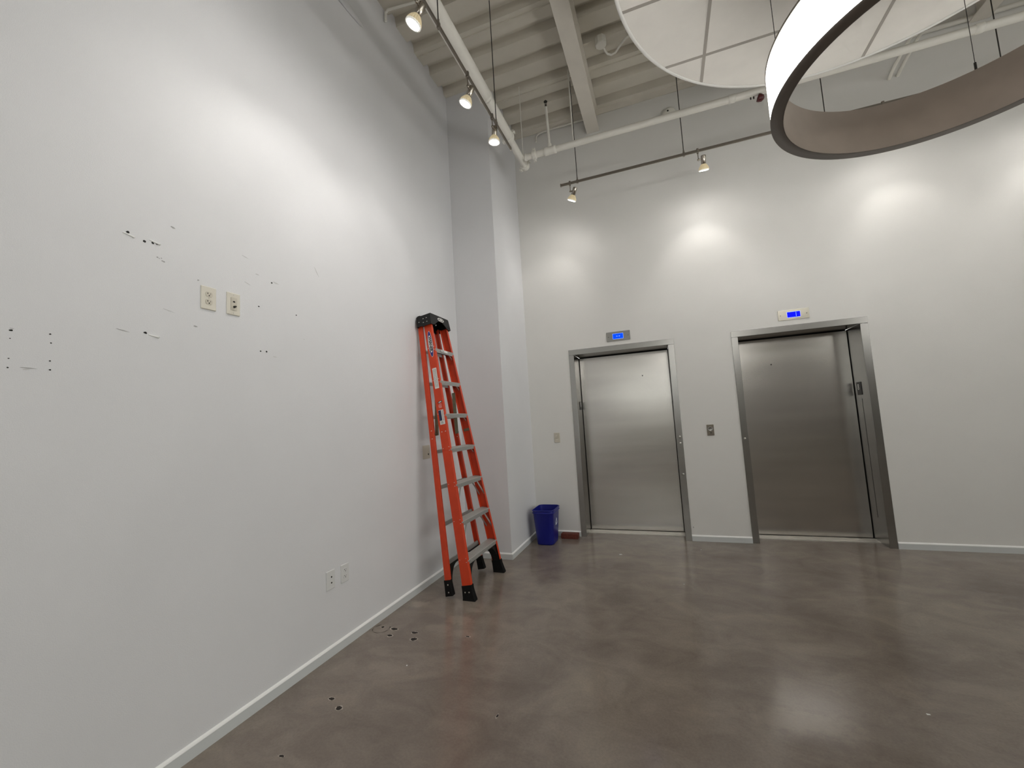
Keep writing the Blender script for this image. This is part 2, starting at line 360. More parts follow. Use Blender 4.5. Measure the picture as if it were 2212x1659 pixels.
# ---------------------------------------------------------------- elevators
def elevator(n, x0, x1, hall, plate_sides, panel_split, peep, screws, slit=None):
    e = sempty('door_%d' % n, ((x0+x1)/2, BY, 0)); h = (x1-x0)/2
    e['label'] = {1: 'left stainless steel elevator door, the one nearer the blue bin', 2: 'right stainless steel elevator door, the one under the ivory-faced indicator'}[n]
    oh = h-FW; P = .006
    fr = MB()
    for sx in (-1, 1):
        a, b = sorted((sx*h, sx*oh))
        fr.box((a, -P, 0), (b, 0, DH-FW-.0015))
        a, b = sorted((sx*oh, sx*(oh+.02)))
        fr.box((a, -P+.001, 0), (b, JD, DH-FW))          # return into the wall
    fr.box((-h, -P, DH-FW), (h, 0, DH)); fr.box((-oh, -P+.001, DH-FW), (oh, JD, DH-FW+.02))
    fr.build('door_frame', M['steel_frame'], e, bevel=.0015, seg=1)
    MB().box((-oh, JD-.004, 0), (oh, JD+.05, DH-FW)).build('door_recess', M['steel_dark'], e)
    # sliding panels with a dark reveal round them
    xs = [-oh+.006, oh-.006]
    MB().box((xs[0], JD-.045, .012), (xs[1], JD-.012, DH-FW-.012)).build('door_panel', M['steel'], e, bevel=.002)
    MB().cyl((peep[0]-(x0+x1)/2, JD-.050, peep[1]), (peep[0]-(x0+x1)/2, JD-.040, peep[1]), .0065, 12).build('lock_hole', M['hole'], e)
    sl = MB().box((-oh, .165, 0), (oh, JD-.05, .008))
    for k in range(2): sl.box((-oh, .19+k*.06, .008), (oh, .225+k*.06, .011))
    sl.build('door_sill', M['sill'], e)
    for sx, z0, z1, txt in plate_sides:
        xx = sx*oh-sx*.0015
        a = MB(); X = basis((sx*oh, .195, (z0+z1)/2), (0, -sx, 0), (0, 0, 1)) if sx > 0 else basis((sx*oh, .195, (z0+z1)/2), (0, 1, 0), (0, 0, 1))
        a.prism(rrect(.105, z1-z0, .006), 0, .004, X); pl = a.build('floor_plate', M['black'], e)
        pl['label'] = 'black floor number plate on the door jamb'
        text('floor_number', txt, .085, X @ Matrix.Translation((-.012 if sx > 0 else 0, .012, .0045)), M['white_label'], pl, .0006, .9, .001)
    for sx, sz in screws:
        q = MB(); q.lathe([(.011, 0), (.010, .004), (.004, .006)], 12, basis((sx*(oh+FW*.55), -P, sz), (1, 0, 0), (0, 0, 1))); q.build('frame_button', M['zinc'], e)
    if slit:
        s = MB(); s.box((oh-.0015, .165, slit[0]), (oh+.001, .168, slit[1])); s.build('jamb_seam', M['steel_dark'], e)
    return e
elevator(1, *D1, 0, [(-1, 1.50, 1.60, '8'), (1, 1.50, 1.60, '8')], None, (-.23, 1.872), [(1, 1.129), (1, 1.057), (1, .717)])
elevator(2, *D2, 0, [(1, 1.468, 1.60, '8')], None, (1.148, 1.868), [(-1, 1.083)], (.25, 1.43))

def indicator(x, z, w, h, sw, sh, dx, face, screen, label, kind):
    t = thing('elevator_indicator', label, 'elevator indicator', (x, BY, z), group='hall indicators above the elevators')
    X = basis((0, 0, 0), (1, 0, 0), (0, 0, 1))
    MB().prism(rrect(w, h, .004), 0, .007, X).build('faceplate', face, t, bevel=.0015, seg=2)
    MB().prism(rrect(sw+.006, sh+.006, .006, cx=dx), .007, .0078, X).build('screen_border', M['screen_frame'] if kind else M['screen_line'], t)
    s = MB().prism(rrect(sw, sh, .004, cx=dx), .0078, .0084, X).build('screen', screen, t)
    g = MB()
    if kind: g.prism([(dx+sw*.17, -sh*.42), (dx+sw*.20, -sh*.42), (dx+sw*.20, sh*.42), (dx+sw*.17, sh*.42)], .0084, .0088, X)
    else:
        for a in (-.1, .14): g.prism(rrect(.016, .007, .003, cx=dx+sw*a, cy=0), .0084, .0088, X)
    g.build('screen_digit', M['screen_line'], s)
    for sx in (-1, 1): MB().lathe([(.004, .007), (.003, .0082)], 10, X @ Matrix.Translation((sx*(w/2-.022), -.002, 0))).build('screw', M['steel_dark'], t)
indicator(-.4515, 2.339, .272, .112, .118, .060, -.003, M['steel_frame'], M['screen_a'], 'grey hall indicator with lit blue screen above the left elevator', 0)
indicator(1.331, 2.343, .278, .106, .116, .056, .002, mat('pale_satin_faceplate', (.50, .475, .40), .3, .75, var=.04), M['screen_b'], 'pale hall indicator with deep blue screen above the right elevator', 1)

# ---------------------------------------------------------------- wall plates
def plate_base(t, X, w, h, m, dep=.006): return MB().loft([[(*p, 0) for p in rrect(w, h, .004)], [(*p, dep*.5) for p in rrect(w, h, .004)], [(*p, dep) for p in rrect(w-.006, h-.006, .004)]], X=X).build('cover_plate', m, t)
def wall_thing(name, label, cat, X, group=None):
    t = thing(name, label, cat, tuple(X.translation), group=group); return t, X.to_3x3().to_4x4()
def screw(t, X, x, y, z, m=None, r=.003): MB().lathe([(r, 0), (r*.8, .001)], 10, X @ Matrix.Translation((x, y, z))).build('screw', m or M['zinc'], t)
def duplex(t, X, m, z=.006):
    for s in (-1, 1):
        pts = [(x, max(-.0125, min(.0125, y))+s*.0195) for x, y in ellipse(.0175, .0175, 28)]
        r = MB().prism(pts, z, z+.002, X).build('receptacle', m, t)
        g = MB(); zz = z+.002
        g.prism([(a, b+s*.0195) for a, b in ((-.0085, .000), (-.0060, .000), (-.0060, .0085), (-.0085, .0085))], zz, zz+.0003, X)
        g.prism([(a, b+s*.0195) for a, b in ((-.0105, .003), (-.004, .003), (-.004, .0048), (-.0105, .0048))], zz, zz+.0003, X)
        g.prism([(a, b+s*.0195) for a, b in ((.0055, .000), (.0075, .000), (.0075, .007), (.0055, .007))], zz, zz+.0003, X)
        g.prism(ellipse(.0032, .0035, 10, 0, s*.0195-.006), zz, zz+.0003, X)
        g.build('slots', M['hole'], r)
t, X = wall_thing('power_outlet', 'ivory duplex power outlet high on the left wall, left of the data plate', 'power outlet', on_left(1.409, 2.110))
plate_base(t, X, .075, .118, M['ivory']); duplex(t, X, M['ivory_dull']); screw(t, X, 0, 0, .006, M['ivory_dull'])
t, X = wall_thing('data_plate', 'ivory wall plate with a black coax stub high on the left wall', 'data plate', on_left(1.5375, 2.112))
plate_base(t, X, .073, .120, M['ivory'])
i = MB().prism(rrect(.034, .068, .003), .006, .0078, X).build('insert', M['ivory_dull'], t)
MB().prism([(-.006, .008), (.006, .008), (.006, .014), (.002, .016), (-.002, .016), (-.006, .014)], .0078, .0082, X).build('jack_hole', M['hole'], i)
MB().lathe([(.0055, .0078), (.0055, .018), (.0035, .018), (.0035, .024)], 12, X @ Matrix.Translation((0, -.016, 0))).build('coax_stub', M['blackrod'], i)
screw(t, X, 0, .049, .006); screw(t, X, 0, -.049, .006)
t, X = wall_thing('data_plate', 'white two-hole plate low on the left wall, left of the low outlet', 'data plate', on_left(2.181, .4625))
plate_base(t, X, .073, .116, M['painted_plate'])
for dz in (.017, -.019): MB().prism(ellipse(.0058, .0055, 12, .006, dz), .006, .0065, X).build('jack_hole', M['hole'], t)
t, X = wall_thing('power_outlet', 'white duplex power outlet low on the left wall near the baseboard', 'power outlet', on_left(2.309, .4625))
plate_base(t, X, .073, .116, M['painted_plate']); duplex(t, X, M['painted_plate']); screw(t, X, 0, 0, .006, M['painted_plate'])
t, X = wall_thing('data_plate', 'cream wall plate with one dark jack half hidden behind the ladder', 'data plate', on_left(3.377, 1.170))
plate_base(t, X, .117, .124, M['ivory_dull']); MB().prism(ellipse(.009, .008, 14, .028, -.022), .006, .0066, X).build('jack_hole', M['hole'], t)
t, X = wall_thing('light_switch', 'cream three-gang dimmer switch plate left of the left elevator', 'light switch', on_back(-1.2775, 1.1745))
plate_base(t, X, .071, .118, M['ivory_dull'], .008)
for dz in (.024, .004): MB().prism(rrect(.018, .010, .002, cx=-.004, cy=dz), .008, .014, X).build('button', M['ivory'], t, bevel=.001)
MB().prism(rrect(.030, .009, .002, cx=0, cy=-.022), .008, .012, X).build('slider', M['ivory'], t, bevel=.001)
t, X = wall_thing('call_station', 'metal elevator call plate with keyhole on the wall between the elevators', 'call plate', on_back(.4395, 1.186))
plate_base(t, X, .071, .120, M['nickel'], .008)
MB().lathe([(.026, .008), (.024, .0105), (.021, .0105), (.019, .009), (.001, .009)], 28, X @ Matrix.Translation((0, .012, 0))).build('button_ring', M['steel_frame'], t)
MB().lathe([(.0055, .008), (.0055, .0105)], 12, X @ Matrix.Translation((.002, -.030, 0))).build('keyhole', M['hole'], t)

# ---------------------------------------------------------------- scars on the left wall, children of the wall
def scar(y, z, pts, m, name='screw_hole', off=.0004, h=.0006): MB().prism(pts, off, off+h, on_left(y, z)).build(name, m, wl)
for y, z, r in [(1.131, 2.298, .0085), (1.687, 2.136, .006), (1.943, 2.143, .005), (1.697, 1.881, .006), (1.735, 1.884, .007), (1.142, 1.886, .008), (1.771, 2.299, .008),
                (.743, 1.822, .006), (.842, 1.826, .004), (.845, 1.793, .0035), (.742, 1.793, .0025), (.741, 1.723, .003), (.740, 1.691, .0035), (.844, 1.726, .0035), (.845, 1.693, .004),
                (1.070, 2.314, .008), (1.163, 2.302, .007), (1.180, 2.304, .006), (2.0, 2.0, .002)]:
    scar(y, z, blob(r*.8, r*.62, 10, .25), M['hole'])
for y, z, r in [(1.183, 2.243, .004), (1.190, 2.240, .003), (1.199, 2.244, .003), (1.203, 2.233, .004), (1.209, 2.231, .004), (1.36, 2.19, .005)]: scar(y, z, blob(r, r*.7, 8, .3), M['scuff'])
for y, z, L_, a, w, mm in [(1.061, 1.881, .05, -.15, .002, 'scuff'), (1.607, 2.397, .04, -.2, .002, 'scuff_light'), (1.233, 2.006, .05, -.2, .0015, 'scuff_light'), (1.68, 2.32, .025, -.1, .003, 'scuff_light'),
                           (1.80, 2.305, .04, -.15, .004, 'scuff_light'), (1.245, 2.410, .022, -.2, .004, 'scuff'), (2.112, 2.474, .07, -1.0, .003, 'scuff_light'), (1.35, 1.955, .02, -.1, .004, 'scuff'),
                           (.79, 1.694, .045, -.02, .0018, 'scuff'), (.785, 1.689, .02, .1, .0018, 'scuff_light'), (1.62, 2.25, .04, -.3, .002, 'scuff_light'), (.745, 1.829, .012, -.05, .0012, 'scuff'), (1.79, 1.86, .03, -.1, .002, 'scuff_light')]:
    X = on_left(y, z) @ Matrix.Rotation(a, 4, 'Z'); MB().prism([(-L_/2, -w*.3), (0, -w), (L_/2, 0), (L_*.1, w), (-L_*.4, w*.7)], .0004, .001, X).build('scuff_mark', M[mm], wl)
for y, z in [(1.172, 1.877), (1.071, 2.304), (1.17, 2.309)]:
    X = on_left(y, z) @ Matrix.Rotation(-.25, 4, 'Z'); MB().loft([[(-.02, -.004, .0004), (.024, -.003, .0004), (.026, .005, .0004), (-.018, .001, .0004)], [(-.02, -.003, .002), (.02, -.001, .005), (.02, .004, .006), (-.016, .001, .002)]], X=X).build('torn_paper', M['gouge'], wl)
MB().prism(blob(.004, .010, 10, .3), .0005, .001, on_back(.175, .145)).build('scuff_mark', M['scuff'], wback)
# loose joint tape bulging off the top of the left wall
rings = []
for k in range(15):
    u = k/14; yy = 2.05+u*.62; zc = 4.79+.015*math.sin(u*5); hh = .095*(1-u)**.6+.004; bulge = .045*(1-u)**.8*(1+.25*math.sin(u*17))+.001
    rings.append([(LX-.001, yy, zc-hh), (LX+bulge*.8, yy, zc-hh*.9), (LX+bulge, yy, zc-hh*.2), (LX+bulge*.5, yy, zc+hh*.7), (LX-.001, yy, zc+hh)])
MB().loft(rings, close=True, smooth=True).build('loose_tape', M['wall_side'], wl)

# ---------------------------------------------------------------- scars in the floor
def fblob(x, y, rx, ry, m, name, z=.0003, a=0):
    MB().prism(blob(rx, ry, 14, .22), z, z+.0006, Matrix.Translation((x, y, 0)) @ Matrix.Rotation(a, 4, 'Z')).build(name, m, fl)
for x, y, rx, ry in [(-1.92, 2.572, .028, .014), (-1.895, 2.487, .016, .013), (-1.745, 2.561, .024, .013), (-1.701, 2.484, .022, .017), (-1.787, 1.843, .016, .010), (-1.693, 1.794, .016, .014),
                     (-.884, 1.955, .005, .012), (-1.712, 1.471, .014, .006), (-2.02, 2.575, .012, .012), (-1.36, 2.60, .014, .006)]:
    fblob(x, y, rx*1.35, ry*1.4, M['chip_pale'], 'chipped_edge'); fblob(x, y, rx, ry, M['chip'], 'bolt_hole', .0010)
r = MB(); n = 40
for k in range(n-9):
    a0, a1 = 2*PI*k/n+2.2, 2*PI*(k+1)/n+2.2; w = .0025+.002*math.sin(k*.9)
    r.add([(-2.018+.058*math.cos(a0), 2.555+.058*math.sin(a0), .0012), (-2.018+.058*math.cos(a1), 2.555+.058*math.sin(a1), .0012), (-2.018+(.058+w)*math.cos(a1), 2.555+(.058+w)*math.sin(a1), .0012), (-2.018+(.058+w)*math.cos(a0), 2.555+(.058+w)*math.sin(a0), .0012)], [(0, 3, 2, 1)])
r.build('patch_ring', M['chip'], fl)
for nm, lb, x, y, sx, sy, a in [('paper_scrap', 'small square white paper scrap on the floor before the left elevator', -.55, 4.445, .028, .020, .5),
                                ('paper_scrap', 'tiny curled white paper scrap on the floor near the left wall', -1.568, 2.208, .006, .010, .2),
                                ('paper_scrap', 'tiny white paper crumb beside the right foot of the left elevator', .218, 4.721, .010, .006, .3),
                                ('paper_scrap', 'white paper crumb on the floor below the space between the elevators', .02, 3.78, .007, .006, .7),
                                ('paper_scrap', 'pale paper crumb on the polished floor before the right elevator', .98, 2.47, .014, .008, .1)]:
    q = MB(Matrix.Translation((x, y, .0008)) @ Matrix.Rotation(a, 4, 'Z'))
    q.loft([[(-sx/2, -sy/2, 0), (sx/2, -sy/2, .0), (sx/2, sy/2, 0), (-sx/2, sy/2, .0)], [(-sx/2, -sy/2, .0006), (sx/2*.9, -sy/2, .0025), (sx/2, sy/2, .0008), (-sx/2, sy/2*.8, .003)]])
    tag(q.build(nm, M['paper']), lb, 'paper scrap', 'paper litter on the floor')

# ---------------------------------------------------------------- steel beams
def beam(x, label):
    b = MB(); w = .0775; z0 = 4.94; z1 = CZ-.002
    b.box((-w, FY+.01, 0), (w, BY-.002, .012)); b.box((-.005, FY+.01, .012), (.005, BY-.002, z1-z0-.012)); b.box((-w, FY+.01, z1-z0-.012), (w, BY-.002, z1-z0))
    o = b.build('steel_beam', M['beam'], bevel=.002, seg=1); o.location = (x, 0, z0)
    tag(o, label, 'beam', 'painted steel roof beams')
beam(-.552, 'off-white steel roof beam ending at the back wall above the left elevator')
beam(1.28, 'off-white steel roof beam running above the round ceiling panel')
beam(3.11, 'off-white steel roof beam at the upper right corner of the view')
# ledger angle along the head of the back wall
lg = MB(); lg.box((KX+.002, BY-.07, CZ-.012), (RX-.01, BY-.002, CZ-.002)); lg.box((KX+.002, BY-.012, CZ-.085), (RX-.01, BY-.002, CZ-.012))
tag(lg.build('ledger_angle', M['beam'], bevel=.001, seg=1), 'painted steel angle along the top edge of the back wall', 'steel angle')

# ---------------------------------------------------------------- sprinkler pipes
def coupling(t, p, d, r, ear=(0, 0, 1), w=.05):
    q = MB(); d = Vector(d).normalized(); c = Vector(p)
    X = q.frame(c-d*w/2, d); q.lathe([(r+.001, 0), (r+.012, .004), (r+.014, w/2), (r+.012, w-.004), (r+.001, w)], 24, X)
    e = Vector(ear).normalized(); s = d.cross(e)
    for sg in (1, -1):
        for z, h in ((sg, 1),):
            a = c+e*sg*(r+.022); q.box((-.017, -.012, -.014), (.017, .012, .014), basis(a, d, s) )
            q.cyl(a-s*.03, a+s*.03, .006, 10)
    q.build('coupling', M['pipe'], t, bevel=.002)
t = thing('sprinkler_pipe', 'thick white sprinkler main running above the left lighting track', 'sprinkler pipe', (PX, 0, PZ))
q = MB(); q.cyl((0, FY+.02, 0), (0, 3.30, 0), .060, 28); q.lathe([(.060, 0), (.064, .006), (.064, .03), (.053, .034)], 28, q.frame((0, 3.285, 0), (0, 1, 0)))
q.cyl((0, 3.3, 0), (0, 3.90, 0), .053, 28); q.cyl((0, 3.9, 0), (0, 4.43, 0), .038, 24); q.build('pipe', M['pipe'], t)
coupling(t, (0, 3.90, 0), (0, 1, 0), .046, (.8, 0, .6))
coupling(t, (0, 4.44, 0), (0, 1, 0), .040, (.8, 0, .6), .055)
MB().lathe([(.036, 0), (.036, .02), (.015, .03)], 20, MB().frame((0, 4.46, 0), (0, 1, 0))).build('end_cap', M['pipe'], t)
for yy in (-3.4, -.6, 1.2): MB().cyl((0, yy, .05), (0, yy, CZ-PZ-.001), .005, 8).build('hanger_rod', M['pipe'], t)
t = thing('sprinkler_pipe', 'thinner white sprinkler branch pipe running parallel to the back wall', 'sprinkler pipe', (0, PY, PZ))
q = MB(); q.cyl((PX+.0375, 0, 0), (RX-.01, 0, 0), .034, 24)
q.lathe([(.034, 0), (.040, .004), (.040, .022), (.034, .026)], 24, q.frame((PX+.045, 0, 0), (1, 0, 0)))
q.lathe([(.034, 0), (.0385, .003), (.0385, .055), (.034, .058)], 24, q.frame((.82, 0, 0), (1, 0, 0)))
q.lathe([(.034, 0), (.0385, .003), (.0385, .055), (.034, .058)], 24, q.frame((2.62, 0, 0), (1, 0, 0)))
q.build('pipe', M['pipe'], t)
coupling(t, (-1.135, 0, 0), (1, 0, 0), .034, (0, -.3, .95))
q = MB(); q.lathe([(.034, 0), (.043, .003), (.043, .03), (.041, .034), (.041, .106), (.043, .11), (.043, .137), (.034, .14)], 24, q.frame((-1.02, 0, 0), (1, 0, 0)))
q.cyl((-.955, 0, .03), (-.955, 0, .075), .024, 16); q.build('tee_fitting', M['pipe'], t)
q = MB(); q.cyl((-.955, 0, .07), (-.965, 0, .52), .0145, 14); q.build('riser', M['pipe'], t)
q = MB(); q.cyl((-.965, 0, .52), (-.965, 0, .545), .011, 12); q.cyl((-.973, 0, .545), (-.977, 0, .58), .003, 8); q.cyl((-.957, 0, .545), (-.953, 0, .58), .003, 8); q.cyl((-.965, 0, .545), (-.965, 0, .58), .003, 8)
q.lathe([(.018, 0), (.022, .004), (.010, .010), (.008, .020)], 14, Matrix.Translation((-.965, 0, .58))); s = q.build('sprinkler_head', M['blackrod'], t); s['label'] = 'black upright sprinkler head'
for x, r, z in ((-1.265, .004, CZ-PZ-.001), (-.69, .008, CZ-PZ-.001), (1.95, .006, CZ-PZ-.001), (3.35, .006, CZ-PZ-.001)): MB().cyl((x, 0, .03), (x, 0, z), r, 8).build('hanger_rod', M['pipe'], t)
# flow switch clamped under the branch pipe
t = thing('flow_switch', 'dark red round cover clamped under the white branch pipe beside the ring light', 'flow switch', (1.06, PY-.004, PZ-.046))
MB().lathe([(.004, 0), (.034, .004), (.036, .02), (.030, .045), (.012, .058)], 20, MB().frame((-.004, -.01, -.022), (.8, .1, -.25))).build('cover', M['red_cover'], t)
q = MB()
for dx in (-.055, -.030): q.cyl((dx, .0, -.016), (dx, .0, .004), .006, 10)
q.build('clamp_nut', M['blackrod'], t)

# ---------------------------------------------------------------- lighting tracks
def track(label, axis, a, b, fixed, rods, ends):
    loc = (TRX, 0, TRZ) if axis == 'y' else (0, TRY, TRZ)
    t = thing('lighting_track', label, 'lighting track', loc, group='suspended lighting tracks')
    P = (lambda u, s, z: (s, u, z)) if axis == 'y' else (lambda u, s, z: (u, s, z))
    q = MB(); A = P(a, -.006, -.014); B = P(b, .006, .014)
    q.box(tuple(min(i, j) for i, j in zip(A, B)), tuple(max(i, j) for i, j in zip(A, B))); q.build('rail', M['track'], t, bevel=.0015)
    for u in rods:
        MB().cyl(P(u, 0, .03), P(u, 0, CZ-TRZ-.001), .0042, 8).build('suspension_rod', M['blackrod'], t)
        q = MB(); A = P(u-.011, -.010, -.022); B = P(u+.011, .010, .022)
        q.box(tuple(min(i, j) for i, j in zip(A, B)), tuple(max(i, j) for i, j in zip(A, B))); q.cyl(P(u, 0, .02), P(u, 0, .045), .008, 10); q.build('rod_clamp', M['track'], t, bevel=.002)
    for u in ends:
        q = MB(); A = P(u-.006, -.009, -.017); B = P(u+.006, .009, .017)
        q.box(tuple(min(i, j) for i, j in zip(A, B)), tuple(max(i, j) for i, j in zip(A, B))); q.build('end_cap', M['zinc'] if axis == 'y' else M['track'], t, bevel=.002)
track('long nickel lighting track running beside the left wall under the thick pipe', 'y', -4.5, 3.63, TRX, (-3.0, -1.6, -.2, 1.2, 2.257, 3.261), (3.63,))
track('nickel lighting track running parallel to the back wall above the elevators', 'x', -.894, 5.4, TRY, (-.705, .400, 1.621, 2.857, 4.05, 5.2), (-.894,))

def spotlight(label, p, arm, a, group, beam=17, spill=5, size=82):
    a = Vector(a).normalized(); arm = Vector(arm)
    t = thing('track_spotlight', label, 'spotlight', (p[0], p[1], TRZ), group=group)
    ax = Vector((0, 1, 0)) if abs(arm.y) > abs(arm.x) else Vector((1, 0, 0))
    q = MB(); s = Vector((ax.y, ax.x, 0)); h = ax*.010+s*.012
    q.box((-h.x, -h.y, -.026), (h.x, h.y, .024)); q.build('track_clip', M['track'], t, bevel=.003)
    K = Vector((0, 0, -.095))
    MB().cyl((0, 0, -.024), K, .0042, 10).build('stem', M['nickel'], t)
    H = K+arm*.046
    q = MB(); q.cyl(K-arm*.012, H, .0065, 12); q.lathe([(.004, -.010), (.009, -.007), (.0095, 0), (.009, .007), (.004, .010)], 14, Matrix.Translation(K)); q.build('knuckle', M['nickel'], t)
    F = MB().frame(tuple(H), a)
    q = MB(); q.lathe([(.006, -.034), (.018, -.033), (.0225, -.030), (.0235, -.026), (.0235, .048), (.0215, .050)], 28, F); q.build('housing', M['nickel'], t)
    b = MB(); n = 40
    rings = []
    for r_, z in ((.021, .048), (.027, .056), (.036, .068), (.044, .084), (.0475, .096), (.0480, .106)):
        rings.append([((r_+(.0016 if k % 2 else -.0012)*(r_/.04))*math.cos(2*PI*k/n), (r_+(.0016 if k % 2 else -.0012)*(r_/.04))*math.sin(2*PI*k/n), z) for k in range(n)])
    b.loft(rings, X=F); bo = b.build('bulb', M['bulb_body'], t)
    MB().lathe([(.0482, .100), (.0500, .104), (.0500, .110), (.043, .1115), (.041, .109)], 32, F, cap=False).build('bulb_rim', M['bulb_rim'], bo)
    MB().lathe([(.0005, .1125), (.022, .1122), (.0415, .1100), (.0418, .1062), (.0005, .1062)], 32, F).build('bulb_lens', M['lens'], bo)
    c = Vector((p[0], p[1], TRZ))+H+a*.135
    for nm, pw, sz, rad in (('beam', beam, size, .03), ('spill', spill, 165, .03)):
        l = bpy.data.lights.new('bulb_'+nm, 'SPOT'); l.energy = pw; l.spot_size = math.radians(sz); l.spot_blend = 1.0 if nm == 'spill' else .75; l.shadow_soft_size = rad; l.color = (1.0, .965, .92)
        lo = bpy.data.objects.new('bulb_'+nm, l); COL.objects.link(lo); lo.parent = t
        lo.location = H+a*.135; lo.rotation_euler = a.to_track_quat('-Z', 'Y').to_euler()
G1 = 'spotlights on the left wall track'; G2 = 'spotlights on the back wall track'
LEFT = [(-4.0, ''), (-3.1, ''), (-2.4, ''), (-1.7, ''), (1.42, '')]  # out of view; those behind the camera are added fill lamps
spotlight('nearest, largest-looking track spotlight at the top edge of the view, aimed at the left wall', (TRX, 1.99), (0, 1, 0), (-.46, -.10, -.88), G1)
spotlight('middle of the three spotlights visible on the left wall track', (TRX, 2.684), (0, 1, 0), (-.43, -.08, -.90), G1, 13)
spotlight('spotlight nearest the far end of the left wall track, pointing down', (TRX, 3.159), (0, 1, 0), (-.10, .02, -.99), G1, 8)
for i, (yy, _) in enumerate(LEFT):
    spotlight(['left track spotlight furthest behind the camera', 'left track spotlight second from the rear end', 'left track spotlight third from the rear end', 'left track spotlight just behind the camera', 'left track spotlight just above the frame, before the nearest visible one'][i],
              (TRX, yy), (0, 1, 0), (-.44, -.02, -.90), G1, [13, 13, 7, 2.5, 8][i])
spotlight('spotlight at the left end of the back wall track, tilted toward the corner', (-.791, TRY), (1, 0, 0), (-.42, .26, -.87), G2, 9)
spotlight('second spotlight from the left on the back wall track, between the elevators', (.529, TRY), (1, 0, 0), (-.02, .385, -.92), G2, 10)
spotlight('back wall track spotlight hidden behind the ring pendant', (2.05, TRY), (1, 0, 0), (.24, .385, -.89), G2, 9)
spotlight('back wall track spotlight just beyond the right edge of the view', (3.35, TRY), (1, 0, 0), (.0, .40, -.91), G2, 9)
spotlight('rightmost spotlight on the back wall track', (4.7, TRY), (1, 0, 0), (.0, .40, -.91), G2, 9)  # unseen extra lamp, added to even out the room light

# ---------------------------------------------------------------- round ceiling panel
CC = (1.4166, 2.5036); CR = 1.513; CZ0 = 4.163
t = thing('ceiling_cloud', 'large round off-white acoustic ceiling panel hanging above the ring light', 'ceiling panel', (CC[0], CC[1], CZ0))
MB().lathe([(CR-.012, .006), (CR-.012, .05)], 128, smooth=False).build('tile_field', M['cloud'], t)
MB().lathe([(CR-.022, .004), (CR-.022, 0), (CR, 0), (CR+.003, .004), (CR+.003, .075), (CR-.004, .08), (CR-.02, .08), (CR-.02, .052)], 128, cap=False).build('edge_trim', M['cloud_edge'], t)
g = MB()
for k in range(-1, 3):
    x = .521-CC[0]+1.214*k
    if abs(x) < CR-.03: L_ = math.sqrt((CR-.02)**2-x*x); g.box((x-.011, -L_, .003), (x+.011, L_, .0075))
for k in range(-3, 4):
    yv = 2.797-CC[1]+.616*k
    if abs(yv) < CR-.03: L_ = math.sqrt((CR-.02)**2-yv*yv); g.box((-L_, yv-.011, .0032), (L_, yv+.011, .0075))
g.build('seam_grid', M['grid'], t)
for a in range(8): MB().cyl((1.1*math.cos(a*PI/4+.3), 1.1*math.sin(a*PI/4+.3), .05), (1.1*math.cos(a*PI/4+.3), 1.1*math.sin(a*PI/4+.3), CZ-CZ0-.001), .003, 8).build('hanger_wire', M['pipe'], t)

# ---------------------------------------------------------------- ring pendant
def ring(label, cx, cy, group):
    t = thing('ring_pendant', label, 'pendant light', (cx, cy, RZ0), group=group); h = RZ1-RZ0; N = 128
    MB().lathe([(RR-.058, .0), (RR-.058, h), (RR-.056, h), (RR-.056, .0), (RR-.058, 0)], N, cap=False).build('inner_band', M['ring_metal'], t)
    MB().lathe([(RR-.058, 0), (RR+.004, 0), (RR+.004, .010), (RR-.056, .010)], N, cap=False).build('bottom_rim', M['ring_rim'], t)
    MB().lathe([(RR-.058, h), (RR+.004, h), (RR+.004, h-.010), (RR-.056, h-.010)], N, cap=False).build('top_rim', M['ring_rim'], t)
    MB().lathe([(RR, .010), (RR, h-.010), (RR-.006, h-.010), (RR-.006, .010), (RR, .010)], N, cap=False).build('diffuser', M['ring_glow'], t)
    q = MB(); a = math.radians(232); q.box((RR-.0595, -.002, .01), (RR-.0575, .002, h-.01), Matrix.Rotation(a, 4, 'Z')); q.build('band_joint', M['ring_metal'], t)
    for k in range(3):
        a = math.radians(57+120*k); x, y = (RR-.05)*math.cos(a), (RR-.05)*math.sin(a)
        q = MB(); q.cyl((x, y, h), (x, y, 5.2 if False else CZ0-RZ0 if group is None else CZ-RZ0-.001), .0018, 6); c = q.build('suspension_cable', M['blackrod'], t)
        MB().cyl((x, y, h-.002), (x, y, h+.045), .006, 10).build('cable_grip', M['blackrod'], c)
ring('large bronze ring pendant with glowing white outer band at the upper right', RC[0], RC[1], None)
ring('bronze ring pendant with glowing band behind the camera', 1.15, -3.0, 'ring pendants further back in the room')  # this pendant and the next are unseen, added as fill light
ring('bronze ring pendant with glowing band in the rear right of the room', 5.3, -1.6, 'ring pendants further back in the room')

# ---------------------------------------------------------------- small services near the roof
t = thing('junction_box', 'small white octagonal ceiling box with curved conduit right of the steel beam', 'junction box', (-.30, 4.06, CZ-.001))
MB().lathe([(.058, 0), (.058, -.075), (.050, -.082)], 8, Matrix.Rotation(PI/8, 4, 'Z'), smooth=False).build('box', M['pipe'], t, bevel=.003)
pts = [(.02, .03, -.07), (.03, .075, -.08), (.05, .12, -.085), (.085, .145, -.085), (.13, .14, -.08), (.18, .10, -.06), (.24, .06, -.04), (.31, .045, -.03), (.40, .045, -.028), (.8, .045, -.028), (2.5, .045, -.028)]
MB().tube(pts, .0115, 8).build('conduit', M['pipe'], t)
t = tag(MB().tube([(-1.285, BY-.02, 5.02), (-1.285, BY-.02, 5.08), (-1.275, BY-.022, 5.10), (-1.245, BY-.026, 5.12), (-1.18, BY-.03, 5.125), (-.66, BY-.03, 5.125)], .012, 10).build('conduit', M['pipe']), 'white conduit bending down the back wall at its upper left corner', 'conduit')
